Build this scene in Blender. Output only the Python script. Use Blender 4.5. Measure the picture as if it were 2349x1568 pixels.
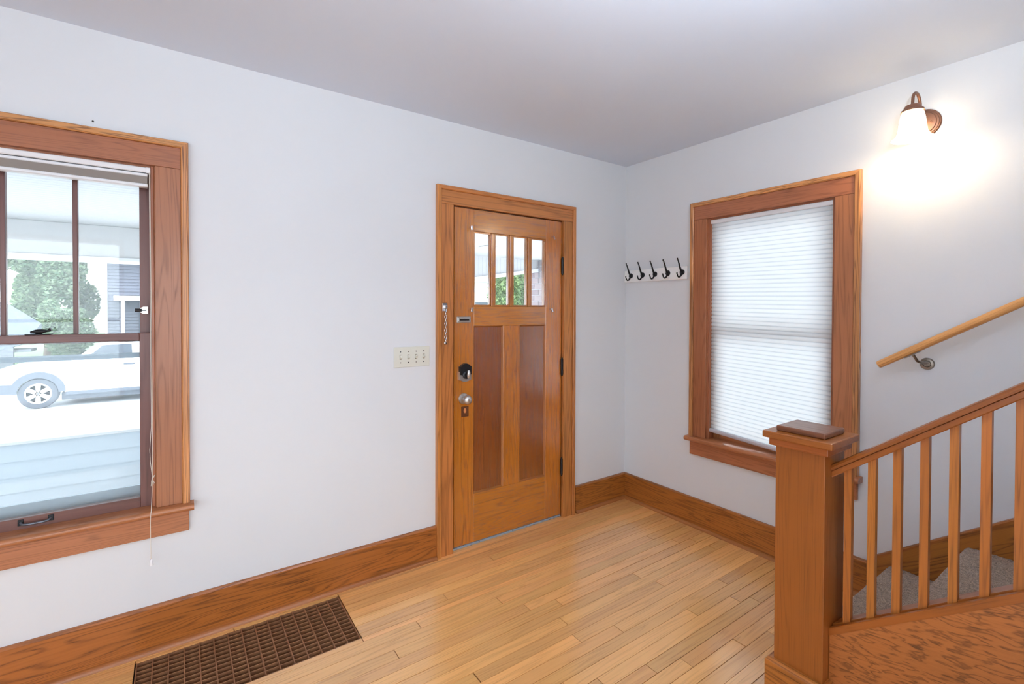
import bpy, bmesh, math, random
from mathutils import Vector, Matrix, noise

for o in list(bpy.data.objects):
    bpy.data.objects.remove(o)
random.seed(7)
SC = bpy.context.scene
COL = SC.collection

# ------------------------------------------------------------------ camera
cam_d = bpy.data.cameras.new('camera'); cam = bpy.data.objects.new('camera', cam_d); COL.objects.link(cam)
FPX, PX, PY = 1084.37, 1162.59, 724.61
cam_d.sensor_fit = 'HORIZONTAL'; cam_d.sensor_width = 36.0
cam_d.lens = FPX / 2349 * 36.0
cam_d.shift_x = (1174.5 - PX) / 2349
cam_d.shift_y = (PY - 784.0) / 2349
cam_d.clip_start = 0.05; cam_d.clip_end = 300
yaw, pitch, roll = 0.6057, -0.0123, 0.0030
fw = Vector((math.sin(yaw) * math.cos(pitch), math.cos(yaw) * math.cos(pitch), math.sin(pitch)))
rt = Vector((math.cos(yaw), -math.sin(yaw), 0)); up = rt.cross(fw)
r2 = math.cos(roll) * rt + math.sin(roll) * up; u2 = -math.sin(roll) * rt + math.cos(roll) * up
M = Matrix((r2, u2, -fw)).transposed().to_4x4(); M.translation = Vector((-2.8303, -2.4785, 1.4374))
cam.matrix_world = M
SC.camera = cam

# ------------------------------------------------------------------ world, light, exposure
SKY = 5.6
w = bpy.data.worlds.new('sky'); SC.world = w; w.use_nodes = True
bg = w.node_tree.nodes['Background']; bg.inputs[0].default_value = (0.79, 0.895, 0.965, 1); bg.inputs[1].default_value = SKY
SC.view_settings.view_transform = 'Standard'; SC.view_settings.look = 'None'
SC.view_settings.gamma = 1.0; SC.view_settings.use_curve_mapping = False
SC.view_settings.exposure = 0.10
SC.cycles.use_denoising = True
SC.cycles.max_bounces = 6; SC.cycles.diffuse_bounces = 4; SC.cycles.glossy_bounces = 2
SC.cycles.use_adaptive_sampling = True; SC.cycles.adaptive_threshold = 0.25
SC.cycles.transmission_bounces = 6; SC.cycles.transparent_max_bounces = 16
SC.cycles.sample_clamp_indirect = 6.0
SC.cycles.caustics_reflective = False; SC.cycles.caustics_refractive = False

XL, YB, H = -5.4, -5.0, 2.54       # left wall, back wall, ceiling
def portal(name, loc, rot, sx, sy):
    d = bpy.data.lights.new(name, 'AREA'); d.shape = 'RECTANGLE'; d.size = sx; d.size_y = sy
    d.cycles.is_portal = True
    o = bpy.data.objects.new(name, d); COL.objects.link(o); o.location = loc; o.rotation_euler = rot
R90 = math.pi / 2
# (unseen window openings added to let daylight into the room; rectangles y0,y1 / x0,x1, z0,z1)
LEFT_OPEN = [(-2.6, -1.9, 0.45, 2.15), (-4.5, -2.7, 0.45, 2.15)]
BACK_OPEN = [(-5.2, -3.4, 0.3, 2.3), (-3.2, -1.5, 0.3, 2.3)]
for i, (a, b, c, d) in enumerate(LEFT_OPEN):
    portal('window_portal', (XL - .1, (a + b) / 2, (c + d) / 2), (R90, 0, -R90), b - a, d - c)
for i, (a, b, c, d) in enumerate(BACK_OPEN):
    portal('window_portal', ((a + b) / 2, YB - .1, (c + d) / 2), (R90, 0, 0), b - a, d - c)
portal('window_portal', (-3.27, .14, 1.3), (-R90, 0, 0), .72, 1.45)

# ------------------------------------------------------------------ material helpers
def lin(c):
    return tuple(((v / 255) / 12.92 if v / 255 <= .04045 else ((v / 255 + .055) / 1.055) ** 2.4) for v in c)
def L4(c, k=1.0):
    return tuple(min(1, v * k) for v in lin(c)) + (1,)
class NT:
    def __init__(s, name):
        s.m = bpy.data.materials.new(name); s.m.use_nodes = True; s.t = s.m.node_tree
        s.b = s.t.nodes['Principled BSDF']; s.out = s.t.nodes['Material Output']
    def n(s, typ, **kw):
        nd = s.t.nodes.new(typ)
        for k, v in kw.items(): setattr(nd, k, v)
        return nd
    def l(s, a, b): s.t.links.new(a, b)
    def math(s, op, a, b=None, clamp=False):
        nd = s.n('ShaderNodeMath', operation=op, use_clamp=clamp)
        for i, v in enumerate((a, b)):
            if v is None: continue
            if isinstance(v, (int, float)): nd.inputs[i].default_value = v
            else: s.l(v, nd.inputs[i])
        return nd.outputs[0]
    def vmul(s, v, vec):
        nd = s.n('ShaderNodeVectorMath', operation='MULTIPLY'); s.l(v, nd.inputs[0]); nd.inputs[1].default_value = vec; return nd.outputs[0]
    def mix(s, f, a, b, blend='MIX'):
        nd = s.n('ShaderNodeMix', data_type='RGBA', blend_type=blend)
        for i, v in ((0, f), (6, a), (7, b)):
            if isinstance(v, (int, float, tuple)): nd.inputs[i].default_value = v
            else: s.l(v, nd.inputs[i])
        return nd.outputs[2]
    def noise(s, vec, scale=1, detail=2, rough=.5, dist=0):
        nd = s.n('ShaderNodeTexNoise'); s.l(vec, nd.inputs['Vector'])
        nd.inputs['Scale'].default_value = scale; nd.inputs['Detail'].default_value = detail
        nd.inputs['Roughness'].default_value = rough; nd.inputs['Distortion'].default_value = dist
        return nd.outputs[0]
    def maprange(s, v, a, b, c=0, d=1):
        nd = s.n('ShaderNodeMapRange'); s.l(v, nd.inputs[0])
        for i, x in enumerate((a, b, c, d)): nd.inputs[i + 1].default_value = x
        return nd.outputs[0]
    def bump(s, h, strength=.1, dist=.001):
        nd = s.n('ShaderNodeBump'); nd.inputs['Strength'].default_value = strength; nd.inputs['Distance'].default_value = dist
        s.l(h, nd.inputs['Height']); s.l(nd.outputs[0], s.b.inputs['Normal'])
    def set(s, **kw):
        for k, v in kw.items():
            i = s.b.inputs[k.replace('_', ' ')]
            if isinstance(v, (int, float, tuple)): i.default_value = v
            else: s.l(v, i)

def plain(name, c, rough=.5, metal=0.0, k=1.0, **kw):
    t = NT(name); t.set(Base_Color=L4(c, k), Roughness=rough, Metallic=metal, **kw); return t.m

def oak(name, light, dark, axis, ring=9.0, freq=16.0, contrast=.75, pore=.5, rough=.34, coat=.25, tone=.16, k=1.25, along=.75):
    """stained oak, grain running along a local axis (0 x, 1 y, 2 z)"""
    t = NT(name)
    tc = t.n('ShaderNodeTexCoord'); oi = t.n('ShaderNodeObjectInfo')
    cmb = t.n('ShaderNodeCombineXYZ')
    for i, f in enumerate((37.0, 61.0, 23.0)): t.l(t.math('MULTIPLY', oi.outputs['Random'], f), cmb.inputs[i])
    ad = t.n('ShaderNodeVectorMath', operation='ADD'); t.l(tc.outputs['Object'], ad.inputs[0]); t.l(cmb.outputs[0], ad.inputs[1])
    co = ad.outputs[0]
    def sc(a, b):
        v = [b, b, b]; v[axis] = a; return t.vmul(co, tuple(v))
    n1 = t.noise(sc(along, ring), 1, 2.2, .45, .35)
    s = t.math('SINE', t.math('MULTIPLY', n1, freq * math.pi))
    rg = t.math('POWER', t.maprange(s, -1, 1), 3.5)
    po = t.maprange(t.noise(sc(7, 330), 1, 2.5, .6), .50, .72)
    fine = t.noise(sc(2.2, 95), 1, 3, .6)
    big = t.noise(sc(.8, 2.6), 1, 2, .5)
    f = t.math('ADD', t.math('MULTIPLY', rg, contrast * .75), t.math('MULTIPLY', t.math('MULTIPLY', po, pore), t.math('ADD', t.math('MULTIPLY', rg, .8), .35)))
    f = t.math('ADD', f, t.math('MULTIPLY', t.math('SUBTRACT', fine, .5), .55), clamp=True)
    c = t.mix(f, L4(light, k), L4(dark, k))
    br = t.math('ADD', t.math('MULTIPLY', t.math('SUBTRACT', oi.outputs['Random'], .5), tone * 2), 1.0)
    br = t.math('MULTIPLY', br, t.maprange(big, .3, .7, .88, 1.12))
    hs = t.n('ShaderNodeHueSaturation'); t.l(c, hs.inputs['Color']); t.l(br, hs.inputs['Value'])
    t.l(t.math('ADD', .5, t.math('MULTIPLY', t.math('SUBTRACT', t.math('FRACT', t.math('MULTIPLY', oi.outputs['Random'], 7.3)), .5), .007)), hs.inputs['Hue'])
    t.set(Base_Color=hs.outputs[0], Roughness=t.math('ADD', rough, t.math('MULTIPLY', f, .14)), Coat_Weight=min(1.0, coat), Coat_Roughness=.18, Coat_IOR=1.0 + coat * .7 if coat > .8 else 1.5)
    return t.m

OAK = {}
def oakset(key, light, dark, **kw):
    OAK[key] = [oak('oak_%s_%s' % (key, 'xyz'[i]), light, dark, i, **kw) for i in range(3)]
oakset('trim', (162, 100, 64), (114, 66, 38), ring=16, freq=26, contrast=.5)                       # window casings
oakset('band', (188, 128, 76), (104, 60, 30), ring=26, freq=26, contrast=.9)
oakset('door', (174, 104, 32), (122, 64, 10), ring=16, freq=34, contrast=.7, rough=.24, coat=1, tone=.05)
oakset('panel', (128, 70, 28), (94, 46, 14), ring=20, freq=22, contrast=.5, rough=.24, coat=1, tone=.03)
oakset('casing', (180, 114, 58), (120, 70, 30), ring=13, freq=24, contrast=.65, tone=.05)
oakset('base', (156, 92, 36), (86, 46, 12), ring=11, freq=34, contrast=.68, rough=.36, tone=.05)
oakset('newel', (138, 74, 26), (102, 53, 15), ring=18, freq=24, contrast=.3, tone=.06)
oakset('bead', (150, 88, 34), (108, 60, 18), ring=20, freq=20, contrast=.4, tone=.03, rough=.5, coat=.05)
oakset('shoe', (150, 92, 44), (108, 62, 26), ring=30, freq=12, contrast=.35, tone=.03, rough=.4)
oakset('cap', (112, 66, 40), (74, 42, 24), ring=18, freq=20, contrast=.5, tone=.03, rough=.3)
oakset('baluster', (164, 96, 38), (108, 62, 26), ring=26, freq=24, contrast=.5, tone=.06)
oakset('stringer', (158, 92, 46), (88, 48, 20), ring=60, freq=8, contrast=.8, tone=.03, along=14)
oakset('floor', (224, 168, 102), (184, 126, 68), ring=22, freq=18, contrast=.4, pore=.4, rough=.34, coat=1.15, tone=.12, along=.9)
oakset('rail', (212, 156, 92), (166, 108, 56), ring=60, freq=10, contrast=.6, tone=.02)
oakset('sash', (104, 64, 56), (70, 40, 36), ring=10, freq=10, contrast=.4, tone=.04, rough=.4)

def paint(name, c, k=1.0, rough=.6, bumps=.06, scale=260):
    t = NT(name); tc = t.n('ShaderNodeTexCoord')
    b = t.noise(tc.outputs['Object'], 1.3, 1, .5)
    t.set(Base_Color=t.mix(t.maprange(b, .3, .7, 0, .5), L4(c, k), L4(tuple(v - 4 for v in c), k)), Roughness=rough)
    return t.m
PAINT = paint('wall_paint', (227, 228, 231))
CEIL = paint('ceiling_paint', (222, 229, 243), rough=.7)
WHITE = plain('white_enamel', (238, 236, 238), .35)
DARK = plain('shadow_gap', (40, 24, 14), .8)
BLACK = plain('black_iron', (26, 26, 30), .38, .3)
NICKEL = plain('satin_nickel', (206, 202, 198), .32, .85)
NICKELD = plain('aged_nickel', (150, 140, 130), .3, 1.0)
CHROME = plain('polished_chrome', (215, 212, 215), .12, 1.0)
IVORY = plain('ivory_plastic', (224, 222, 210), .4)
BLACKP = plain('black_plastic', (18, 20, 26), .35)
BRONZE = plain('oiled_bronze', (150, 108, 88), .42, .75)
CORD = plain('white_cord', (226, 216, 202), .8)
GREYM = plain('grey_metal', (120, 124, 132), .45, .8)
FRAMEW = plain('white_vinyl', (236, 236, 240), .4)
STORM = plain('storm_aluminium', (150, 172, 186), .5, .3)

def glass(name, veil=.05):  # translucent share puts the bright glare haze into the glass
    t = NT(name); t.t.nodes.remove(t.b)
    tr = t.n('ShaderNodeBsdfTransparent'); gl = t.n('ShaderNodeBsdfGlossy'); gl.inputs['Roughness'].default_value = .02
    fr = t.n('ShaderNodeFresnel'); fr.inputs[0].default_value = 1.45
    m1 = t.n('ShaderNodeMixShader'); t.l(fr.outputs[0], m1.inputs[0]); t.l(tr.outputs[0], m1.inputs[1]); t.l(gl.outputs[0], m1.inputs[2])
    tl = t.n('ShaderNodeBsdfTranslucent'); tl.inputs[0].default_value = (.9, .97, 1, 1)
    m2 = t.n('ShaderNodeMixShader'); m2.inputs[0].default_value = veil
    t.l(m1.outputs[0], m2.inputs[1]); t.l(tl.outputs[0], m2.inputs[2]); t.l(m2.outputs[0], t.out.inputs[0]); return t.m
GLASS = glass('window_glass', .08); GLASS_UP = glass('upper_window_glass', .06); GLASS_D = glass('door_glass', .03)

# ------------------------------------------------------------------ object helpers
MW = {}
def link(o, parent=None, mw=None):
    COL.objects.link(o); mw = mw or Matrix.Identity(4); MW[o] = mw
    if parent is not None:
        o.parent = parent; o.matrix_parent_inverse = MW[parent].inverted()
    o.matrix_basis = mw
    return o
def tag(o, label=None, cat=None, group=None, kind=None):
    if label: o['label'] = label
    if cat: o['category'] = cat
    if group: o['group'] = group
    if kind: o['kind'] = kind
    return o
def empty(name, loc, label, cat, group=None, kind=None):
    o = bpy.data.objects.new(name, None); o.empty_display_size = .1
    link(o, None, Matrix.Translation(loc)); return tag(o, label, cat, group, kind)
def finish(name, bm, mat, parent, mw, smooth=None):
    me = bpy.data.meshes.new(name); bmesh.ops.recalc_face_normals(bm, faces=bm.faces); bm.to_mesh(me); bm.free()
    if smooth is not None:
        for p in me.polygons: p.use_smooth = True
        me.set_sharp_from_angle(angle=smooth)
    if mat: me.materials.append(mat)
    return link(bpy.data.objects.new(name, me), parent, mw)
def box(name, x0, x1, y0, y1, z0, z1, mat, parent=None, bev=.0015, seg=1, rot=None):
    """axis-aligned box given by world bounds (rot: extra rotation matrix about its centre)"""
    x0, x1 = min(x0, x1), max(x0, x1); y0, y1 = min(y0, y1), max(y0, y1); z0, z1 = min(z0, z1), max(z0, z1)
    c = Vector(((x0 + x1) / 2, (y0 + y1) / 2, (z0 + z1) / 2)); s = (x1 - x0, y1 - y0, z1 - z0)
    bm = bmesh.new(); bmesh.ops.create_cube(bm, size=1.0); bmesh.ops.scale(bm, vec=s, verts=bm.verts)
    b = min(bev, min(s) * .3)
    if b > 0: bmesh.ops.bevel(bm, geom=list(bm.edges), offset=b, segments=seg, profile=.5, affect='EDGES')
    mw = Matrix.Translation(c)
    if rot is not None: mw = mw @ rot
    return finish(name, bm, mat, parent, mw)
def loft(name, rings, mat, parent=None, closed=True, caps=True, smooth=None, origin=None, rot=None):
    """rings of world points; origin/rot define the object's own axes"""
    pts = [Vector(p) for r in rings for p in r]
    c = Vector(origin) if origin is not None else sum(pts, Vector()) / len(pts)
    mw = Matrix.Translation(c)
    if rot is not None: mw = mw @ rot
    inv = mw.inverted(); bm = bmesh.new()
    vs = [[bm.verts.new(inv @ Vector(p)) for p in r] for r in rings]; n = len(rings[0])
    for i in range(len(rings) - 1):
        for j in range(n if closed else n - 1):
            k = (j + 1) % n; bm.faces.new((vs[i][j], vs[i][k], vs[i + 1][k], vs[i + 1][j]))
    if caps and closed:
        bm.faces.new(vs[0]); bm.faces.new(vs[-1][::-1])
    return finish(name, bm, mat, parent, mw, smooth)
def frame_of(d):
    d = Vector(d).normalized(); a = Vector((0, 0, 1)) if abs(d.z) < .9 else Vector((1, 0, 0))
    u = d.cross(a).normalized(); v = d.cross(u).normalized(); return u, v
def lathe(name, prof, c, d, mat, parent=None, segs=28, smooth=.6, caps=True):
    """profile [(radius, distance along d)] round axis d through c"""
    d = Vector(d).normalized(); u, v = frame_of(d); c = Vector(c)
    rings = [[c + d * h + (u * math.cos(a) + v * math.sin(a)) * max(r, 1e-5) for a in [2 * math.pi * i / segs for i in range(segs)]] for r, h in prof]
    return loft(name, rings, mat, parent, smooth=smooth, caps=caps)
def tube(name, path, rad, mat, parent=None, segs=10, closed=False, smooth=1.0, flat=1.0):
    P = [Vector(p) for p in path]; n = len(P); rings = []; pu = None
    for i in range(n):
        a = P[(i - 1) % n] if (closed or i > 0) else P[i]; b = P[(i + 1) % n] if (closed or i < n - 1) else P[i]
        d = (b - a).normalized()
        if pu is None: pu, _ = frame_of(d)
        u = (pu - d * pu.dot(d)).normalized(); v = d.cross(u); pu = u
        r = rad[i] if isinstance(rad, (list, tuple)) else rad
        rings.append([P[i] + (u * math.cos(t) + v * math.sin(t) * flat) * r for t in [2 * math.pi * j / segs for j in range(segs)]])
    if closed: rings.append(rings[0])
    return loft(name, rings, mat, parent, caps=not closed, smooth=smooth)
def multibox(name, boxes, mat, parent=None, bev=0.0):
    bm = bmesh.new()
    c = Vector([sum((b[2 * i] + b[2 * i + 1]) / 2 for b in boxes) / len(boxes) for i in range(3)])
    for x0, x1, y0, y1, z0, z1 in boxes:
        m = Matrix.Translation(Vector(((x0 + x1) / 2, (y0 + y1) / 2, (z0 + z1) / 2)) - c) @ Matrix.Diagonal((x1 - x0, y1 - y0, z1 - z0, 1))
        bmesh.ops.create_cube(bm, size=1.0, matrix=m)
    if bev: bmesh.ops.bevel(bm, geom=list(bm.edges), offset=bev, segments=1, affect='EDGES')
    return finish(name, bm, mat, parent, Matrix.Translation(c))
def slab_holes(a0, a1, b0, b1, holes):
    A = sorted({a0, a1} | {v for h in holes for v in h[:2]}); B = sorted({b0, b1} | {v for h in holes for v in h[2:]})
    out = []
    for i in range(len(A) - 1):
        for j in range(len(B) - 1):
            ca, cb = (A[i] + A[i + 1]) / 2, (B[j] + B[j + 1]) / 2
            if not any(h[0] < ca < h[1] and h[2] < cb < h[3] for h in holes): out.append((A[i], A[i + 1], B[j], B[j + 1]))
    return out

# ------------------------------------------------------------------ room shell
T = .16
DOOR_HOLE = (-1.522, -.626, 0, 2.072); WIN1_HOLE = (-3.66, -2.892, .545, 2.056); WIN2_HOLE = (-1.44, -.668, .54, 2.056)
tag(multibox('wall_front', [(a, b, 0, T, c, d) for a, b, c, d in slab_holes(XL, 0, 0, H, [DOOR_HOLE, WIN1_HOLE])], PAINT),
    'pale grey painted front wall with the front door and the left window', 'wall', kind='structure')
tag(multibox('wall_right', [(0, T, a, b, c, d) for a, b, c, d in slab_holes(YB, T, 0, H, [WIN2_HOLE])], PAINT),
    'pale painted right wall with the shaded window, sconce and handrail', 'wall', kind='structure')
tag(multibox('wall_left', [(XL - T, XL, a, b, c, d) for a, b, c, d in slab_holes(YB, T, 0, H, LEFT_OPEN)], PAINT),
    'pale painted left wall outside the picture', 'wall', kind='structure')
tag(multibox('wall_back', [(a, b, YB - T, YB, c, d) for a, b, c, d in slab_holes(XL, T, 0, H, BACK_OPEN)], PAINT),
    'pale painted back wall behind the viewer', 'wall', kind='structure')
tag(box('wall_stair', -1.075, -.96, YB, -2.95, 0, H, PAINT, bev=0),
    'plaster partition beside the upper stairs behind the viewer', 'wall', kind='structure')
tag(box('wall_arch', -1.9, -1.0755, -2.95, -2.83, 0, H, PAINT, bev=0),
    'stub wall of the wide opening just behind the viewer', 'wall', kind='structure')  # added out of view to keep back light off the newel
tag(box('ceiling', XL - T, T, YB - T, T, H, H + .12, CEIL, bev=0), 'smooth white painted ceiling', 'ceiling', kind='structure')
for i, (a, b, c, d) in enumerate(LEFT_OPEN):
    wn = tag(multibox('window_%d' % (3 + i), [(XL - T, XL + .02, a, a + .05, c, d), (XL - T, XL + .02, b - .05, b, c, d), (XL - T, XL + .02, a, b, c, c + .05), (XL - T, XL + .02, a, b, d - .05, d), (XL - .1, XL - .05, a, b, 1.28, 1.32)], OAK['trim'][2]),
        ['oak framed window of the left wall nearest the front', 'oak framed window of the left wall nearest the back'][i], 'window', kind='structure')
for i, (a, b, c, d) in enumerate(BACK_OPEN):
    wn = tag(multibox('window_%d' % (5 + i), [(a, a + .05, YB - T, YB + .02, c, d), (b - .05, b, YB - T, YB + .02, c, d), (a, b, YB - T, YB + .02, c, c + .05), (a, b, YB - T, YB + .02, d - .05, d), (a, b, YB - .1, YB - .05, 1.28, 1.32)], OAK['trim'][2]),
        ['oak framed window of the back wall, left of two', 'oak framed window of the back wall, right of two'][i], 'window', kind='structure')

# ------------------------------------------------------------------ floor of oak strips
SUB = plain('subfloor', (52, 32, 18), .9)
GX0, GX1, GY0, GY1 = -2.984, -2.180, -.430, -.060          # register opening
floor = tag(multibox('floor', [(a, b, c, d, -.12, -.012) for a, b, c, d in slab_holes(XL, 0, YB, T, [(GX0, GX1, GY0, GY1)])], SUB),
            'honey coloured oak strip floor running along the front wall', 'floor', kind='structure')
PW = .0597
known = {0: [-1.937], 1: [-1.534, -.387], 2: [-2.091], 3: [-1.452, -.289], 4: [-1.300, -.19], 5: [-.797], 6: [-1.375, -.173], 7: [-1.879, -.756], 8: [-1.404],
         9: [-1.204], 10: [-.465], 11: [-.826], 12: [-.556], 13: [-.478], 14: [-1.132], 15: [-.841], 16: [-.665]}
rng = random.Random(11)
planks, far = [], []
for k in range(-8, 76):
    y1 = -.459 - PW * k; y0 = y1 - PW
    if y1 > .02: continue
    y1 = min(y1, .02); y0 = max(y0, YB)
    js = list(known.get(k, []))
    left = min(js) if js else -rng.uniform(.2, 1.0)
    if k < 0: js = []; left = -rng.uniform(.05, .35); 
    if k in (-2, -5): js = [-2.0 - .13 * k]; left = js[0]
    elif not js and k > 16: js = [left]
    x = left
    while True:
        x -= rng.uniform(.75, 1.9)
        if k < 0 and x > -1.9: continue
        if x < XL + .2: break
        js.append(x)
    xs = [XL] + sorted(js) + [0]
    for i in range(len(xs) - 1):
        for a, b, c, d in slab_holes(xs[i], xs[i + 1], y0, y1, [(max(GX0, xs[i]), min(GX1, xs[i + 1]), max(GY0, y0), min(GY1, y1))] if (xs[i] < GX1 and xs[i + 1] > GX0 and y0 < GY1 and y1 > GY0) else []):
            if d - c < .004 or b - a < .004: continue
            g = rng.choice((.0007, .0009, .0012, .0018))
            e = rng.choice((.0012, .0018, .0024))
            (planks if (y1 > -1.95 and b > -3.75) else far).append((a + e, b - e, c + g, d - g, -.012, rng.uniform(-.0003, .0002)))
for p in planks: box('plank', *p, OAK['floor'][0], floor, bev=0)
pf = multibox('plank_field', far, OAK['floor'][0], floor); pf['kind'] = 'stuff'

RUG = NT('pale_rug'); _rt = RUG.n('ShaderNodeTexCoord'); RUG.set(Base_Color=RUG.mix(RUG.noise(_rt.outputs['Object'], 40, 2, .6), L4((200, 204, 212)), L4((222, 224, 230))), Roughness=.95)
tag(box('area_rug', -5.1, -1.4, -4.75, -2.98, .0005, .012, RUG.m, bev=.004), 'pale grey area rug on the floor behind the viewer', 'rug')  # unseen rug added to cut warm floor bounce and lighten the ceiling
# ------------------------------------------------------------------ baseboards
BH = .190
def shoe(name, a, b, axis, parent):
    """quarter round along the wall"""
    prof = [(0, 0)] + [(.019 * math.cos(t) if True else 0, .019 * math.sin(t)) for t in [i * R90 / 5 for i in range(6)]]
    rings = []
    for s in (a, b):
        rings.append([((s, -.018 - u, v) if axis == 0 else (-.018 - u, s, v)) for u, v in prof])
    return loft(name, rings, OAK['shoe'][axis], parent, smooth=.7)
def bb_profile(s, axis, h=BH):
    P = [(0, 0), (.018, 0), (.018, h - .008), (.013, h - .001), (.006, h), (0, h)]
    return [((s, -u, v) if axis == 0 else (-u, s, v)) for u, v in P]
bf = empty('baseboard_front', (-2.5, 0, 0), 'tall dark oak baseboard along the front wall on both sides of the door', 'baseboard', kind='structure')
loft('board', [bb_profile(XL, 0), bb_profile(-1.616, 0)], OAK['base'][0], bf)
loft('board', [bb_profile(-.529, 0), bb_profile(-.018, 0)], OAK['base'][0], bf)
shoe('shoe_molding', XL, -1.617, 0, bf); shoe('shoe_molding', -.528, -.019, 0, bf)
br_ = empty('baseboard_right', (0, -.8, 0), 'tall oak baseboard along the right wall under the shaded window', 'baseboard', kind='structure')
loft('board', [bb_profile(0, 1), bb_profile(-1.575, 1)], OAK['base'][1], br_)
shoe('shoe_molding', -.019, -1.66, 1, br_)

# ------------------------------------------------------------------ casings (shared by door and windows)
def casing(prefix, P, c0, c1, z0, zh, cw, bw, parent, mats, bandmats):
    """P(s, d, z) -> world; s runs along the wall, d out from it. c0<c1 inner edges, zh inner head height"""
    ax = 0 if abs(P(1, 0, 0)[0] - P(0, 0, 0)[0]) > .5 else 1
    def brd(name, s0, s1, d0, d1, za, zb, m, bev=.002):
        a = P(s0, d0, za); b = P(s1, d1, zb)
        return box(name, a[0], b[0], a[1], b[1], za, zb, m, parent, bev, 2)
    brd('side_casing', c0 - cw, c0, -.001, .021, z0, zh, mats[2]); brd('side_casing', c1, c1 + cw, -.001, .021, z0, zh, mats[2])
    brd('head_casing', c0 - cw, c1 + cw, -.001, .021, zh + .0006, zh + cw, mats[ax])
    # backband: proud strip with mitred corners
    prof = [(-.001, 0), (-.001, 1), (.026, 1), (.031, .85), (.031, .15), (.027, 0)]
    o0, o1, zt = c0 - cw, c1 + cw, zh + cw
    def ring(fn): return [P(*fn(d, t)) for d, t in prof]
    loft('backband', [ring(lambda d, t: (o0 - t * bw, d, z0)), ring(lambda d, t: (o0 - t * bw, d, zt + t * bw))], bandmats[2], parent)
    loft('backband', [ring(lambda d, t: (o1 + t * bw, d, z0)), ring(lambda d, t: (o1 + t * bw, d, zt + t * bw))], bandmats[2], parent)
    loft('backband', [ring(lambda d, t: (o0 - t * bw, d, zt + t * bw)), ring(lambda d, t: (o1 + t * bw, d, zt + t * bw))], bandmats[ax], parent)
def P1(s, d, z): return (s, -d, z)
def P2(s, d, z): return (-d, s, z)

# ------------------------------------------------------------------ front door
dc = empty('trim_1', (-1.075, 0, 0), 'amber oak door casing with raised backband round the front door', 'door casing', kind='structure')
casing('door', P1, -1.508, -.650, 0, 2.053, .081, .026, dc, OAK['casing'], OAK['casing'])
box('jamb', -1.5215, -1.500, 0.0005, T, 0, 2.0585, OAK['panel'][2], dc); box('jamb', -.648, -.6265, 0.0005, T, 0, 2.0585, OAK['panel'][2], dc)
box('head_jamb', -1.5215, -.6265, 0.0005, T, 2.059, 2.0715, OAK['panel'][0], dc)
box('door_stop', -1.4995, -1.485, .052, .075, 0.012, 2.058, OAK['panel'][2], dc); box('door_stop', -1.4848, -.6627, .052, .075, 2.043, 2.058, OAK['panel'][0], dc); box('door_stop', -.6625, -.6485, .052, .075, 0.012, 2.058, OAK['panel'][2], dc)
def worn(name):
    t = NT(name); tc = t.n('ShaderNodeTexCoord'); n = t.noise(t.vmul(tc.outputs['Object'], (60, 130, 130)), 1, 3, .6)
    t.set(Base_Color=t.mix(t.maprange(n, .60, .66), L4((158, 170, 182)), L4((70, 64, 66))), Metallic=.2, Roughness=.5); return t.m
th = empty('trim_2', (-1.075, .03, 0), 'worn blue grey metal threshold strip under the front door', 'threshold', kind='structure')
box('threshold_strip', -1.4995, -.6485, .004, .12, 0, .014, worn('worn_threshold'), th, .003)

D0, D1, DZ0, DZ1 = -1.494, -.6535, .020, 2.0485
DY0, DY1 = .000, .044
dr = empty('door_1', (-1.075, .02, .02), 'amber oak craftsman front door with four lights over two tall panels', 'door', kind='structure')
od, op = OAK['door'], OAK['panel']
box('stile', D0, -1.357, DY0, DY1, DZ0, DZ1, od[2], dr); box('stile', -.794, D1, DY0, DY1, DZ0, DZ1, od[2], dr)
box('top_rail', -1.3568, -.7942, DY0, DY1, 1.917, DZ1, od[0], dr)
box('lock_rail', -1.3568, -.7942, DY0, DY1, 1.340, 1.461, od[0], dr)
box('bottom_rail', -1.3568, -.7942, DY0, DY1, DZ0, .316, od[0], dr)
box('middle_stile', -1.141, -1.009, DY0, DY1, .3163, 1.3397, od[2], dr)
for a, b in ((-1.3567, -1.1412), (-1.0088, -.7943)):
    box('panel', a, b, .012, .030, .3165, 1.3395, op[2], dr, 0)
    for x0, x1, z0, z1, dx, dz in ((a, b, .3165, .3165, 0, 1), (a, b, 1.3395, 1.3395, 0, -1), (a, a, .3165, 1.3395, 1, 0), (b, b, .3165, 1.3395, -1, 0)):
        q = .008
        def mr(x, z, m): return [(x, .0015, z), (x, .0118, z), (x + (dx if dx else m) * q, .0118, z + (dz if dz else m) * q)]
        loft('panel_bead', [mr(x0, z0, 1), mr(x1, z1, -1)], OAK['bead'][0 if dz else 2], dr)
mx = [-1.3567, -1.218, -1.0775, -.9315, -.7943]
for i in range(4):
    a = mx[i] + (.0135 if i else 0.0); b = mx[i + 1] - (.0135 if i < 3 else 0.0)
    pn = box('pane', a, b, .021, .024, 1.461, 1.917, GLASS_D, dr, 0)
    for x0, x1, z0, z1 in ((a, b, 1.461, 1.471), (a, b, 1.907, 1.917), (a, a + .009, 1.471, 1.907), (b - .009, b, 1.471, 1.907)):
        box('glazing_bead', x0, x1, .006, .0205, z0, z1, od[0 if x1 - x0 > .03 else 2], pn, .002)
for x in mx[1:4]:
    box('muntin', x - .0135, x + .0135, DY0 + .001, DY1, 1.4612, 1.9168, od[2], dr, .004, 2)
for zc in (1.744, 1.047, .354):
    h = lathe('hinge', [(.004, -.064), (.0065, -.060), (.0065, -.056), (.0095, -.054), (.0095, .054), (.0065, .056), (.0065, .060), (.004, .064)], (-.6535, -.0085, zc), (0, 0, 1), BLACK, dr)
    box('hinge_leaf', -.659, -.6495, .0005, .006, zc - .052, zc + .052, BLACK, h, 0)
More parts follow.
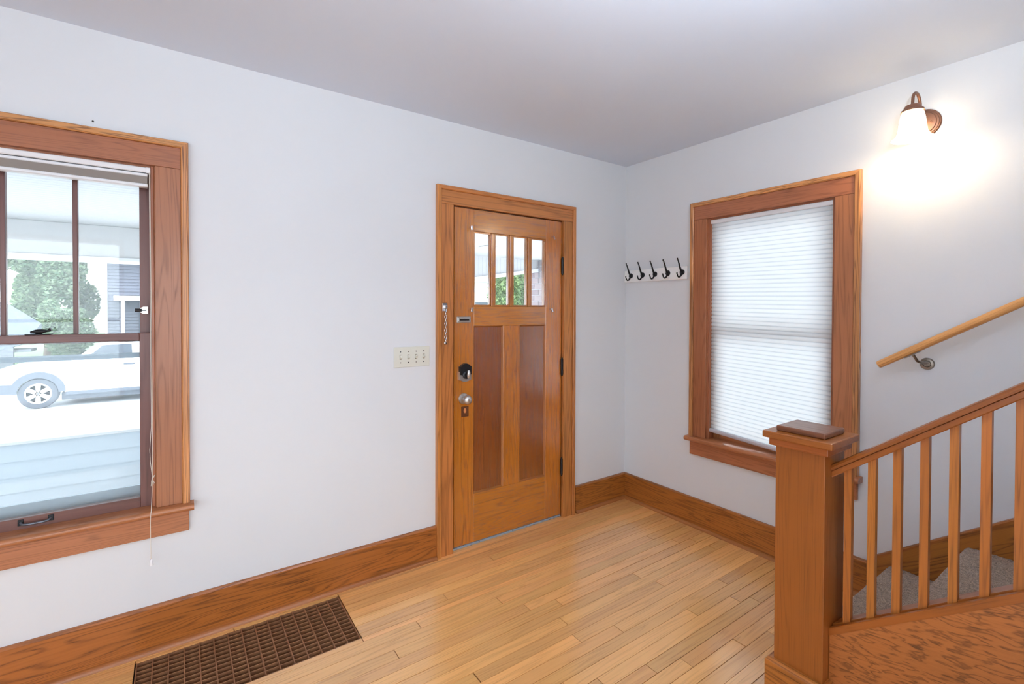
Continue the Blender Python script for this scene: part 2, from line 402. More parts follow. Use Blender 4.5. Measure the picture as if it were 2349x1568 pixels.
# deadbolt: black upper housing, nickel lower plate, thumb turn
LX, LZ = -1.423, 1.060
db = loft('deadbolt', [[(LX + u, y, LZ + v) for u, v in [(-.039, -.040), (-.03, -.040), (-.018, -.048), (0, -.051), (.018, -.048), (.03, -.040), (.039, -.040), (.039, .01), (-.039, .01)]] for y in (-.016, .0)], NICKEL, dr)
loft('deadbolt_cover', [[(LX + u * s, y, LZ + v) for u, v in [(-.039, -.008), (0, -.016), (.039, -.008), (.039, .040), (.030, .042)] + [(.030 * math.cos(t), .040 + .018 * math.sin(t)) for t in [.3, .7, 1.2, 1.57, 1.94, 2.44, 2.84]] + [(-.030, .042), (-.039, .040)]] for y, s in ((-.022, .97), (.0, 1.0))], BLACKP, db, smooth=.8)
lathe('thumb_turn_base', [(.024, 0), (.024, .004), (.016, .010), (.0, .010)], (LX + .001, -.020, LZ - .010), (0, -1, 0), BLACKP, db)
tube('thumb_turn', [(LX + .001, -.050, LZ + .020), (LX + .001, -.052, LZ + .006), (LX + .001, -.050, LZ - .012), (LX + .001, -.044, LZ - .026)], [.007, .010, .011, .005], NICKEL, db, 14)
# knob
KX, KZ = -1.429, .906
kn = lathe('knob_rose', [(.033, 0), (.033, .004), (.029, .009), (.014, .012), (.012, .030), (.0, .030)], (KX, 0, KZ), (0, -1, 0), NICKEL, dr, 40)
lathe('knob', [(.010, 0), (.013, .004), (.024, .010), (.0275, .018), (.0275, .026), (.024, .034), (.014, .041), (.004, .043), (0.0, .043)], (KX, -.028, KZ), (0, -1, 0), NICKEL, kn, 40, .9)
def wornplate():
    t = NT('worn_keyhole_wood'); tc = t.n('ShaderNodeTexCoord'); n = t.noise(tc.outputs['Object'], 60, 3, .6)
    sp = t.n('ShaderNodeSeparateXYZ'); t.l(tc.outputs['Object'], sp.inputs[0])
    d = t.math('ADD', t.math('POWER', t.math('MULTIPLY', sp.outputs[0], 110), 2), t.math('POWER', t.math('MULTIPLY', t.math('SUBTRACT', sp.outputs[2], .006), 62), 2))
    f = t.maprange(t.math('ADD', d, t.math('MULTIPLY', n, .8)), 1.0, 1.5)
    t.set(Base_Color=t.mix(f, L4((214, 140, 84)), t.mix(n, L4((66, 34, 14)), L4((122, 66, 34)))), Roughness=.5); return t.m
box('keyhole_patch', -1.445, -1.394, -.0012, .001, .795, .858, wornplate(), dr, 0)
# chain-guard slide plate on the door
sl = multibox('chain_slide', [(-1.476, -1.382, -.004, 0, 1.363, 1.399), (-1.470, -1.388, -.013, -.004, 1.3835, 1.391), (-1.470, -1.388, -.013, -.004, 1.370, 1.3745), (-1.470, -1.463, -.013, -.004, 1.3745, 1.3835), (-1.395, -1.388, -.013, -.004, 1.3745, 1.3835)], NICKEL, dr, .001)
box('slide_slot', -1.463, -1.395, -.006, -.0035, 1.3746, 1.3834, DARK, sl, 0)
for x, z in ((-1.386, 1.937), (-.742, 1.937), (-1.384, 1.447), (-.757, 1.446)):
    cl = lathe('panel_clip', [(.0055, 0), (.0055, .024), (.004, .027), (0, .027)], (x, 0, z), (0, -1, 0), CHROME, dr, 14)
    box('clip_tongue', x - .006, x + .006, -.026, -.022, z - .020, z + .006, CHROME, cl, .002, 2, rot=Matrix.Rotation(random.uniform(-.5, .5), 4, 'Y'))
    for s in (0, 1):
        pass
# security chain on the casing
ch = empty('door_chain', (-1.566, -.03, 1.24), 'small chrome security chain hanging on the left door casing', 'door chain')
box('chain_plate', -1.581, -1.552, -.0265, -.0215, 1.430, 1.478, CHROME, ch, .002)
box('chain_anchor', -1.574, -1.556, -.040, -.0265, 1.444, 1.466, CHROME, ch, .003, 2)
z = 1.446; i = 0
while z > 1.262:
    a = 0 if i % 2 == 0 else R90 * .75
    pts = []
    for t in range(14):
        th_ = 2 * math.pi * t / 14
        u = .0062 * math.cos(th_); v = .0125 * math.sin(th_)
        pts.append((-1.5655 + u * math.cos(a), -.0325 + u * math.sin(a), z - .008 + v))
    tube('link', pts, .0018, CHROME, ch, 6, True); z -= .0198; i += 1
lathe('chain_button', [(.003, 0), (.009, .002), (.010, .008), (.005, .013), (0, .013)], (-1.5655, -.026, 1.247), (0, -1, 0), CHROME, ch, 16)

# ------------------------------------------------------------------ light switches
sw = empty('switch_plate', (-1.761, -.003, 1.12), 'ivory four-gang toggle switch plate left of the front door', 'light switch')
box('plate', -1.867, -1.655, -.006, 0, 1.120, 1.2325, IVORY, sw, .003, 2)
for i, x in enumerate((-1.829, -1.783, -1.737, -1.691)):
    upw = i < 2
    tg = box('toggle', x - .005, x + .005, -.018, -.003, 1.168, 1.186, IVORY, sw, .002, 2, rot=Matrix.Rotation(-.5 if upw else .5, 4, 'X'))
    box('toggle_slot', x - .0055, x + .0055, -.0065, -.005, 1.1635, 1.1895, plain('slot_shadow', (120, 100, 74), .7) if i == 0 else bpy.data.materials['slot_shadow'], sw, 0)
    for j, zz in enumerate((1.206, 1.146)):
        m = BLACKP if (i + j) % 2 == 0 or i == 3 else NICKELD
        lathe('screw', [(.0032, 0), (.0032, .0008), (.002, .0016), (0, .0016)], (x, -.006, zz), (0, -1, 0), m, sw, 12)

nl = lathe('wall_nail', [(.0035, 0), (.0035, .003), (0, .004)], (-3.108, 0, 2.179), (0, -1, 0), BLACK, None, 10)
tag(nl, 'tiny dark nail in the wall just above the left window', 'nail')

# ------------------------------------------------------------------ windows
def window(name, P, c0, c1, dz_, label, sashmat, glasses, bandm, three):
    """c0<c1 inner casing edges, zh head"""
    zh, cw, bw = 2.034, .089, .027
    cen = (c0 + c1) / 2
    root = empty(name, P(cen, 0, .5), label, 'window', kind='structure')
    ax = 0 if P is P1 else 1
    def brd(nm, s0, s1, d0, d1, za, zb, m, par=root, bev=.002):
        a = P(s0, d0, za); b = P(s1, d1, zb)
        return box(nm, a[0], b[0], a[1], b[1], za, zb, m, par, bev, 2)
    casing(name, P, c0, c1, .604, zh, cw, bw, root, OAK['trim'], bandm)
    # stool with rounded nose, apron
    s0, s1 = c0 - cw - bw - .014, c1 + cw + bw + .014
    nose = [(-.06, .574), (.046, .574)] + [(.046 + .0145 * math.sin(t), .589 - .0145 * math.cos(t)) for t in [i * math.pi / 6 for i in range(7)]] + [(-.06, .6035)]
    loft('stool', [[P(s, d, zz) for d, zz in nose] for s in (s0, s1)], OAK['trim'][ax], root, smooth=.7)
    brd('apron', c0 - cw - bw + .004, c1 + cw + bw - .004, -.001, .020, .481, .5735, OAK['trim'][ax])
    # jambs and stops
    j0, j1 = c0 + .004, c1 - .004
    brd('jamb', j0 - .018, j0, -T, -.0005, .56, 2.038, OAK['trim'][2]); brd('jamb', j1, j1 + .018, -T, -.0005, .56, 2.038, OAK['trim'][2])
    brd('head_jamb', j0 - .018, j1 + .018, -T, -.0005, 2.0382, 2.054, OAK['trim'][ax])
    brd('sill', j0 + .0002, j1 - .0002, -T - .03, -.062, .565, .598, OAK['trim'][ax])
    brd('stop', j0, j0 + .012, -.028, -.0015, .6045, 2.0375, OAK['trim'][2]); brd('stop', j1 - .012, j1, -.028, -.0015, .6045, 2.0375, OAK['trim'][2])
    brd('head_stop', j0 + .0122, j1 - .0122, -.028, -.0015, 2.026, 2.0378, OAK['trim'][ax])
    # sashes
    def sash(nm, d0, d1, za, zb, botw, topw, mun, gl):
        e0, e1 = j0 + .003, j1 - .003; st = .050
        sh = bpy.data.objects.new(nm, None); sh.empty_display_size = .1
        link(sh, root, Matrix.Translation(P((e0 + e1) / 2, d0, za)))
        brd('stile', e0, e0 + st, d0, d1, za, zb, sashmat[2], sh)
        brd('stile', e1 - st, e1, d0, d1, za, zb, sashmat[2], sh)
        brd('bottom_rail', e0 + st, e1 - st, d0, d1, za, za + botw, sashmat[ax], sh)
        brd('top_rail', e0 + st, e1 - st, d0, d1, zb - topw, zb, sashmat[ax], sh)
        dm = (d0 + d1) / 2
        n = mun + 1; wv = (e1 - e0 - 2 * st)
        for i in range(n):
            a = e0 + st + wv * i / n; b = e0 + st + wv * (i + 1) / n
            brd('pane', a + (.006 if i else 0), b - (.006 if i < mun else 0), dm - .0015, dm + .0015, za + botw, zb - topw, gl, sh, 0)
            if i: brd('muntin', a - .008, a + .008, d0 + .004, d1 - .004, za + botw, zb - topw, sashmat[2], sh)
        return sh, e0 + st, e1 - st
    lo, g0, g1 = sash('lower_sash', -.066 - dz_, -.031 - dz_, .599, 1.337, .046, .031, 0, glasses[0])
    us, _, _ = sash('upper_sash', -.105 - dz_, -.070 - dz_, 1.300, 2.036, .034, .05, 2 if three else 0, glasses[1])
    return root, lo, us
w1, lo1, us1 = window('window_1', P1, -3.640, -2.912, 0, 'reddish oak double hung window with a raised shade left of the door', OAK['sash'], (GLASS, GLASS_UP), OAK['band'], True)
w2, lo2, us2 = window('window_2', P2, -1.4195, -.690, .035, 'oak framed window in the right wall behind the lowered shade', OAK['trim'], (GLASS_D, GLASS_D), OAK['band'], False)
# hardware on window 1
lk = lathe('sash_lock', [(.012, 0), (.012, .004), (.008, .006), (0, .006)], (-3.276, .045, 1.337), (0, 0, 1), BLACK, w1, 18)
box('lock_plate', -3.314, -3.240, .034, .060, 1.337, 1.3405, BLACK, lk, .002)
tube('lock_lever', [(-3.300, .046, 1.347), (-3.285, .046, 1.350), (-3.266, .043, 1.351), (-3.250, .040, 1.353), (-3.240, .039, 1.358)], [.004, .008, .008, .004, .0085], BLACK, lk, 12)
pl = multibox('sash_pull', [(-3.336, -3.320, .027, .031, .617, .640), (-3.252, -3.236, .027, .031, .617, .640)], BLACK, w1, .001)
tube('pull_bar', [(-3.328, .028, .628), (-3.322, .016, .624), (-3.310, .012, .623), (-3.262, .012, .623), (-3.250, .016, .624), (-3.244, .028, .628)], .0042, GREYM, pl, 10)
lt = loft('vent_latch', [[(x, y, 1.433 + zz) for x, zz in [(-2.939, -.015), (-2.939, .015), (-2.955, .015), (-2.966, .008), (-2.966, -.008), (-2.955, -.015)]] for y in (.024, .031)], NICKEL, w1)
tube('latch_bolt', [(-2.960, .022, 1.433), (-2.982, .022, 1.433)], [.006, .0075], BLACKP, lt, 12)
box('latch_slot', -2.962, -2.945, .0225, .0245, 1.4305, 1.4355, BLACKP, lt, 0)
# storm window behind
st = multibox('storm_frame', [(-3.655, -2.965, .118, .130, 1.228, 1.250), (-3.655, -2.965, .118, .130, .600, .672)], STORM, w1)

# ------------------------------------------------------------------ cellular shades
def fabric(name, backlit):
    t = NT(name); t.t.nodes.remove(t.b)
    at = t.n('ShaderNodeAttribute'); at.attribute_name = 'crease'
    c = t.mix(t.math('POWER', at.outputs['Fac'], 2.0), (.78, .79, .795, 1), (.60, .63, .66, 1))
    df = t.n('ShaderNodeBsdfDiffuse'); tl = t.n('ShaderNodeBsdfTranslucent'); t.l(c, df.inputs[0]); t.l(c, tl.inputs[0])
    m = t.n('ShaderNodeMixShader'); m.inputs[0].default_value = backlit
    t.l(df.outputs[0], m.inputs[1]); t.l(tl.outputs[0], m.inputs[2]); t.l(m.outputs[0], t.out.inputs[0]); return t.m
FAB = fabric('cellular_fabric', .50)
sh2 = empty('cellular_shade', (.02, -1.05, .63), 'lowered white pleated cellular shade glowing in the right window', 'window shade', 'cellular window shades')
YA, YBB = -.6995, -1.3985
box('headrail', .006, .045, YBB - .004, YA + .004, 2.000, 2.0255, WHITE, sh2, .003)
def tilt(y, z):                         # the shade hangs a little lower towards the stairs
    f = (2.0 - z) / 1.35; return z - .046 * f * ((YA - y) / .70)
N = 54; rings = []
zt_, zb_ = 2.000, .674
zs = []
for i in range(N * 4 + 1):
    ph = (i % 4) / 4.0; zz = zt_ - (zt_ - zb_) * i / (N * 4)
    d = [0, .0042, .0056, .0042][i % 4]
    zs.append((zz, .024 - d))
rings = [[(x, y, tilt(y, zz)) for zz, x in zs] for y in (YA, (YA + YBB) / 2, YBB)]
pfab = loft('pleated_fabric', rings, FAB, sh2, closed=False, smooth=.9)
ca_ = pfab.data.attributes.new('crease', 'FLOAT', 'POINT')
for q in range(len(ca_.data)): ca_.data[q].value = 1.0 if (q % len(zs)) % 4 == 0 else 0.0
loft('bottom_rail', [[(x, y, tilt(y, .674) + dz) for x, dz in ((.008, -.023), (.004, -.016), (.004, -.006), (.008, .0), (.032, .0), (.034, -.006), (.034, -.018), (.030, -.023))] for y in (YA + .003, YBB - .003)], plain('shade_rail_grey', (196, 192, 198), .4), sh2)
for zz in (1.86, 1.30, .69):
    lathe('cord_eyelet', [(.003, 0), (.004, .003), (0, .005)], (.018, YA + .006, zz), (-1, 0, 0), GREYM, sh2, 10)
sh1 = empty('cellular_shade', (-3.276, .012, 1.945), 'raised white cellular shade bunched at the top of the left window', 'window shade', 'cellular window shades')
box('headrail', -3.622, -2.929, -.008, .027, 2.004, 2.0255, WHITE, sh1, .003)
box('headrail_cap', -2.943, -2.9275, -.010, .0275, 2.002, 2.0257, WHITE, sh1, .002)
box('upper_rail', -3.615, -2.936, -.006, .025, 1.988, 2.0005, FRAMEW, sh1, .003)
rr = []
for i in range(33):
    zz = 1.988 - (1.988 - 1.958) * i / 32; rr.append((zz, -.005 + (.003 if i % 2 else 0)))
prof = rr + [(1.958, .024), (1.988, .024)]
loft('fabric_stack', [[(x, y, zz) for zz, y in prof] for x in (-3.613, -2.938)], plain('stack_fabric', (205, 196, 190), .8), sh1)
box('bottom_rail', -3.615, -2.936, -.007, .025, 1.944, 1.9578, FRAMEW, sh1, .003)
cd = tube('pull_cord', [(-2.929, -.012, 2.004), (-2.927, -.014, 1.5), (-2.925, -.016, 1.0), (-2.9265, -.018, .74)], .0011, CORD, sh1, 6)
tube('cord_strand', [(-2.931, -.013, 2.004), (-2.930, -.015, 1.4), (-2.929, -.016, .95), (-2.935, -.018, .85), (-2.933, -.018, .80), (-2.9265, -.018, .735)], .0011, CORD, cd, 6)
tube('cord_knot', [(-2.930, -.019, .715), (-2.9265, -.021, .735), (-2.921, -.023, .742), (-2.917, -.023, .746), (-2.9215, -.022, .738), (-2.926, -.021, .728), (-2.920, -.022, .712), (-2.923, -.021, .705), (-2.9275, -.02, .728), (-2.931, -.02, .700)], .0013, CORD, cd, 6)
tube('cord_tail', [(-2.9265, -.018, .735), (-2.928, -.026, .66), (-2.930, -.048, .606), (-2.931, -.064, .594), (-2.932, -.065, .56), (-2.931, -.064, .41)], .0012, CORD, cd, 6)
lathe('tassel', [(.003, 0), (.0045, .002), (.007, .022), (.0072, .026), (0, .027)], (-2.931, -.064, .412), (.06, 0, -1), WHITE, sh1, 14)

# ------------------------------------------------------------------ coat rack
cr = empty('coat_rack', (-.009, -.28, 1.65), 'white board with five black coat hooks in the corner', 'coat rack')
box('board', -.018, 0, -.5455, -.0015, 1.652, 1.742, plain('gloss_white', (252, 251, 251), .3), cr, .005, 2)
HK = None
for y in (-.068, -.178, -.288, -.398, -.512):
    c = Vector((-.018, y, 1.700))
    if HK is None:
        h = lathe('hook', [(.0, .0), (.019, 0), (.019, .003), (.012, .007), (0, .007)], c, (-1, 0, 0), BLACK, cr, 20)
        kids = [tube('upper_prong', [c + Vector(v) for v in ((-.004, 0, .002), (-.016, 0, .012), (-.026, 0, .030), (-.036, 0, .054), (-.046, 0, .074), (-.054, 0, .086))], [.007, .0068, .006, .0052, .0042, .0036], BLACK, h, 10),
                tube('lower_prong', [c + Vector(v) for v in ((-.004, 0, -.004), (-.014, 0, -.020), (-.026, 0, -.032), (-.040, 0, -.035), (-.052, 0, -.027), (-.058, 0, -.012))], [.0065, .0062, .0058, .0054, .0046, .0038], BLACK, h, 10),
                lathe('prong_ball', [(.0, -.0055), (.0038, -.004), (.0055, 0), (.0038, .004), (0, .0055)], c + Vector((-.055, 0, .089)), (0, 0, 1), BLACK, h, 12),
                lathe('prong_ball', [(.0, -.0052), (.0037, -.004), (.0052, 0), (.0037, .004), (0, .0052)], c + Vector((-.059, 0, -.009)), (0, 0, 1), BLACK, h, 12)]
        HK = (h, kids, c)
    else:
        dv = Matrix.Translation(c - HK[2])
        h2 = HK[0].copy(); link(h2, cr, dv @ MW[HK[0]])
        for k_ in HK[1]: link(k_.copy(), h2, dv @ MW[k_])

# ------------------------------------------------------------------ wall sconce
SY, SZ = -1.768, 2.301
sn = empty('wall_sconce', (0, SY, SZ), 'lit bronze wall sconce with a bell-shaped frosted glass shade', 'wall lamp')
bp = lathe('back_plate', [(.066, 0), (.066, .004), (.062, .008), (.060, .008), (.058, .012), (.054, .014), (.052, .014), (.049, .019), (.044, .021), (.0, .022)], (0, SY, SZ), (-1, 0, 0), BRONZE, sn, 48, .5)
for s in (-1, 1): lathe('plate_screw', [(.003, 0), (.0035, .003), (0, .005)], (-.022, SY + s * .034, SZ - .002), (-1, 0, 0), BRONZE, bp, 10)
AX = -.150
arm = [(-.020, SY, SZ + .01), (-.032, SY, SZ + .012), (-.046, SY, SZ + .032)] + [(-.098 + .052 * math.cos(t), SY, SZ + .068 + .050 * math.sin(t)) for t in [i * math.pi / 10 for i in range(0, 11)]] + [(AX, SY, SZ + .045)]
tube('arm', arm, .0062, BRONZE, sn, 12)
lathe('fitter_cap', [(.0, .0), (.010, .0), (.026, -.006), (.031, -.014), (.033, -.022), (.040, -.026), (.042, -.034), (.0, -.034)], (AX, SY, SZ + .056), (0, 0, 1), BRONZE, sn, 36, .5)
def shade_mat():
    t = NT('frosted_lit_glass'); t.set(Base_Color=(.9, .86, .78, 1), Roughness=.35)
    t.b.inputs['Emission Color'].default_value = (1, .80, .52, 1); t.b.inputs['Emission Strength'].default_value = 8.0
    return t.m
lathe('glass_shade', [(.036, .022), (.041, .010), (.045, -.012), (.049, -.045), (.053, -.070), (.062, -.088), (.074, -.097), (.071, -.097), (.060, -.086), (.051, -.068), (.047, -.045), (.043, -.012), (.039, .008), (.034, .020)], (AX, SY, SZ), (0, 0, 1), shade_mat(), sn, 48, .9, caps=False)
bm_ = NT('lit_bulb'); bm_.b.inputs['Emission Color'].default_value = (1, .83, .58, 1); bm_.b.inputs['Emission Strength'].default_value = 12
lathe('bulb', [(0, .01), (.012, .008), (.014, -.01), (.024, -.03), (.026, -.045), (.018, -.060), (0, -.066)], (AX, SY, SZ), (0, 0, 1), bm_.m, sn, 20, .9)
ld = bpy.data.lights.new('sconce_light', 'POINT'); ld.energy = 3.6; ld.color = (1, .80, .54); ld.shadow_soft_size = .03
lo_ = bpy.data.objects.new('sconce_light', ld); link(lo_, sn, Matrix.Translation((AX, SY, SZ - .088)))

# ------------------------------------------------------------------ added unseen lamp behind the viewer, brightens the ceiling
cl_ = empty('pendant_lamp', (-2.0, -2.5, H), 'lit bowl pendant lamp hanging behind the viewer', 'pendant lamp')
lathe('canopy', [(.06, 0), (.06, .02), (.012, .03), (.012, .60), (0, .60)], (-2.0, -2.5, H), (0, 0, -1), BRONZE, cl_, 24)
lathe('bowl', [(.20, .52), (.19, .56), (.14, .60), (.06, .622), (.0, .626), (.0, .620), (.06, .616), (.135, .595), (.183, .558), (.194, .52)], (-2.0, -2.5, H), (0, 0, -1), WHITE, cl_, 32, caps=False)
l2 = bpy.data.lights.new('bowl_light', 'POINT'); l2.energy = 105.0; l2.color = (.78, .9, 1.0); l2.shadow_soft_size = .06
link(bpy.data.objects.new('bowl_light', l2), cl_, Matrix.Translation((-1.96, -2.5, H - .552)))

# ------------------------------------------------------------------ wall handrail
HS = .63
def hz(y): return 1.183 + HS * (-1.637 - y)
hr = empty('wall_handrail', (0, -1.8, 1.17), 'round honey oak handrail climbing the right wall on metal brackets', 'handrail')
dirv = Vector((0, -1, HS)).normalized()
Ra = Matrix.Rotation(math.atan(HS), 4, 'X') @ Matrix.Rotation(0, 4, 'Z')
RAX = -.078
u_, v_ = Vector((1, 0, 0)), Vector((0, HS, 1)).normalized()
def rring(y, r):
    out = []
    for i in range(20):
        t = 2 * math.pi * i / 20
        out.append(Vector((RAX, y, hz(y))) + u_ * r * math.cos(t) + v_ * r * max(math.sin(t), -.86))
    return out
rot_rail = Matrix((Vector((1, 0, 0)), -dirv, Vector((1, 0, 0)).cross(-dirv))).transposed().to_4x4()
loft('rail', [rring(-1.634, .0165), rring(-1.638, .0185), rring(-3.4, .0185)], OAK['rail'][1], hr, smooth=.6, rot=rot_rail)
for yb in (-1.794, -3.0):
    dz = hz(yb) - hz(-1.794)
    rs = lathe('bracket', [(.0275, 0), (.0275, .003), (.024, .009), (.016, .010), (.013, .007), (.0, .007)], (0, yb, 1.197 + dz), (-1, 0, 0), NICKELD, hr, 32)
    lathe('bracket_bolt', [(.005, 0), (.005, .004), (0, .006)], (-.008, yb, 1.195 + dz), (-1, 0, 0), NICKELD, rs, 12)
    tube('bracket_arm', [(-.006, yb, 1.203 + dz), (-.030, yb, 1.203 + dz), (-.052, yb + .006, 1.204 + dz), (-.070, yb + .018, 1.212 + dz), (RAX, yb + .032, hz(yb + .032) - .020)], [.0075, .0075, .0068, .006, .006], NICKELD, rs, 12)
    yy = yb + .032
    loft('saddle', [[Vector((RAX + a, y, hz(y) - .0195 * 1.0)) + v_ * b for a, b in ((-.012, -.003), (.012, -.003), (.012, .0005), (-.012, .0005))] for y in (yy + .028, yy - .028)], NICKELD, rs)

# ------------------------------------------------------------------ staircase
RISE, RUN = .204, .2705
def nose_y(k): return -1.660 - RUN * (k - 1)
def tread_z(k): return .212 + RISE * (k - 1)
def carpet():
    t = NT('grey_brown_carpet'); tc = t.n('ShaderNodeTexCoord')
    n = t.noise(tc.outputs['Object'], 260, 3, .7); n2 = t.noise(tc.outputs['Object'], 70, 2, .6); n3 = t.noise(tc.outputs['Object'], 9, 2, .5)
    f = t.math('ADD', t.maprange(n, .36, .64), t.math('MULTIPLY', t.math('SUBTRACT', n2, .5), 1.2), clamp=True)
    c = t.mix(f, L4((78, 58, 44)), L4((204, 174, 148)))
    t.set(Base_Color=t.mix(t.maprange(n3, .3, .7, 0, .35), c, L4((156, 130, 108))), Roughness=.95, Sheen_Weight=.3)
    t.bump(t.math('ADD', n, n2), .7, .006); return t.m
CARPET = carpet()
stair = empty('staircase', (-.5, -2.0, 0), 'straight carpeted staircase with a broad oak side panel behind the newel', 'stairs')
SX0, SX1 = -.942, -.019
for k in range(1, 7):
    y0, z1 = nose_y(k), tread_z(k); zb = z1 - RISE if k > 1 else 0.0
    r = .022
    prof = [(y0 - .03, zb + .002), (y0 - .03, z1 - .05), (y0 - .012, z1 - .045)] + [(y0 - r + r * math.cos(t), z1 - r + r * math.sin(t)) for t in [-.6 + i * (R90 + .6) / 6 for i in range(7)]]
    nb = 40 if k <= 3 else 4
    prof += [(y0 - r - (RUN + .008) * (i / nb), z1) for i in range(1, nb + 1)]
    prof += [(y0 - RUN - .03, zb + .002)]
    nx = 130 if k <= 3 else 2
    rings = []
    for i in range(nx + 1):
        x = SX0 + (SX1 - SX0) * i / nx; rg = []
        for j, (y, zz) in enumerate(prof):
            q = noise.noise(Vector((x * 90, y * 90, zz * 90 + k))) * .0016 + noise.noise(Vector((x * 22, y * 22, zz * 22 + k))) * .0022 if 3 < j < len(prof) - 1 else 0
            rg.append((x, y, zz + q))
        rings.append(rg)
    loft('carpeted_step', rings, CARPET, stair, smooth=3.1)
# outer side: panel, cap, carriage
CS = .769
def capz(y): return .3835 + CS * (-1.808 - y)
rot_st = Matrix.Rotation(-math.atan(CS), 4, 'X')
YE = -2.949
def slab(name, xa, xb, ztop, zbot, mat, parent, ya=-1.8085, yb=YE, rot=None, bev=0):
    return loft(name, [[(x, ya, zbot(ya)), (x, yb, zbot(yb)), (x, yb, ztop(yb)), (x, ya, ztop(ya))] for x in (xa, xb)], mat, parent, rot=rot)
slab('side_panel', -1.055, -1.034, lambda y: capz(y) - .0265, lambda y: 0.0, OAK['stringer'][1], stair, rot=Matrix.Rotation(-.16, 4, 'X'))
slab('carriage', -1.0335, -.9435, lambda y: capz(y) - .0265, lambda y: 0.0, OAK['base'][1], stair, rot=rot_st)
# wall skirt
SK = .754
def skz(y): return .1905 + SK * (-1.572 - y)
sk = [(-1.5755, 0), (-1.5755, .1905), (-1.582, skz(-1.582) ), (-2.95, skz(-2.95)), (-2.95, 0)]
loft('skirt_board', [[(x, y, zz) for y, zz in sk] for x in (-.0185, -.0005)], OAK['base'][1], stair, rot=rot_st)
loft('skirt_cap', [[(-u, y, skz(y) + v) for u, v in ((.0005, .0), (.0205, .0), (.0205, .010), (.014, .016), (.0005, .017))] for y in (-1.580, -2.95)], OAK['base'][1], stair, rot=rot_st)

# ------------------------------------------------------------------ newel post
nw = empty('newel_post', (-1.0225, -1.7295, 0), 'square oak newel post with a stepped cap at the foot of the stairs', 'newel post')
NX0, NX1, NY0, NY1 = -1.100, -.945, -1.807, -1.652
on = OAK['newel']
box('shaft', NX0, NX1, NY0, NY1, 0, .968, on[2], nw, .002, 2)
box('neck_molding', NX0 - .018, NX1 + .018, NY0 - .016, NY1 + .016, .966, .9925, on[1], nw, .004, 2)
box('cap_board', NX0 - .032, NX1 + .032, NY0 - .032, NY1 + .032, .9927, 1.0165, on[1], nw, .004, 3)
box('cap_block', NX0, NX1, NY0, NY1, 1.0167, 1.036, OAK['cap'][1], nw, .005, 3)
PH = .212
def plinth(name, ring, ax):
    loft(name, ring, OAK['base'][ax], nw)
b = .021
pp = [(0, 0), (b, 0), (b, PH - .012), (b - .006, PH - .002), (b - .012, PH), (0, PH)]
plinth('plinth_board', [[(NX0 - u, NY1 + u, v) for u, v in pp], [(NX0 - u, NY0 - u, v) for u, v in pp]], 1)
plinth('plinth_board', [[(NX0 - u, NY0 - u, v) for u, v in pp], [(-1.056, NY0 - u, v) for u, v in pp]], 0)
plinth('plinth_board', [[(NX0 - u, NY1 + u, v) for u, v in pp], [(-.944, NY1 + u, v) for u, v in pp]], 0)

# ------------------------------------------------------------------ balustrade
bl = empty('stair_balustrade', (-1.02, -2.3, .35), 'oak stair railing with square balusters rising right of the newel', 'stair railing')
def hrz(y): return .926 + .7635 * (-1.803 - y)
rot_hr = Matrix.Rotation(-math.atan(.7635), 4, 'X')
def hprof(y, pts): return [(x, y, hrz(y) + dz) for x, dz in pts]
HP = [(-1.047, -.024), (-1.055, -.021), (-1.0565, -.012), (-1.053, -.004), (-1.044, 0), (-1.000, 0), (-.991, -.004), (-.9875, -.012), (-.989, -.021), (-.997, -.024)]
loft('handrail', [hprof(-1.8075, HP), hprof(YE, HP)], OAK['newel'][1], bl, smooth=.6, rot=rot_hr)
SP = [(-1.047, -.0445), (-1.049, -.041), (-1.049, -.0243), (-.995, -.0243), (-.995, -.041), (-.997, -.0445)]
loft('sub_rail', [hprof(-1.8075, SP), hprof(YE, SP)], OAK['newel'][1], bl, rot=rot_hr)
def cprof(y, pts): return [(x, y, capz(y) + dz) for x, dz in pts]
CP = [(-1.0562, -.026), (-1.0562, -.002), (-1.0545, 0), (-1.037, 0), (-1.037, -.008), (-1.011, -.008), (-1.011, 0), (-.965, 0), (-.965, -.026)]
loft('bottom_rail', [cprof(-1.8075, CP), cprof(YE, CP)], OAK['newel'][1], bl, rot=rot_st)
BX0, BX1 = -1.0345, -1.0135
nb = 17
ys = [-1.849 - .0641 * i for i in range(nb)]
for i, y in enumerate(ys):
    ya, yb = y + .0101, y - .0101
    loft('baluster', [[(BX0, ya, capz(ya) - .0078), (BX1, ya, capz(ya) - .0078), (BX1, yb, capz(yb) - .0078), (BX0, yb, capz(yb) - .0078)],
                      [(BX0, ya, hrz(ya) - .0447), (BX1, ya, hrz(ya) - .0447), (BX1, yb, hrz(yb) - .0447), (BX0, yb, hrz(yb) - .0447)]], OAK['baluster'][2], bl)
    if i < nb - 1 or True:
        f0 = ys[i - 1] - .0105 if i else -1.8085
        f1 = y + .0105
        loft('fillet', [[(x, yy, capz(yy) + dz) for x, dz in ((-1.030, -.0078), (-1.030, .0045), (-1.012, .0045), (-1.012, -.0078))] for yy in (f0, f1)], OAK['newel'][1], bl, rot=rot_st)

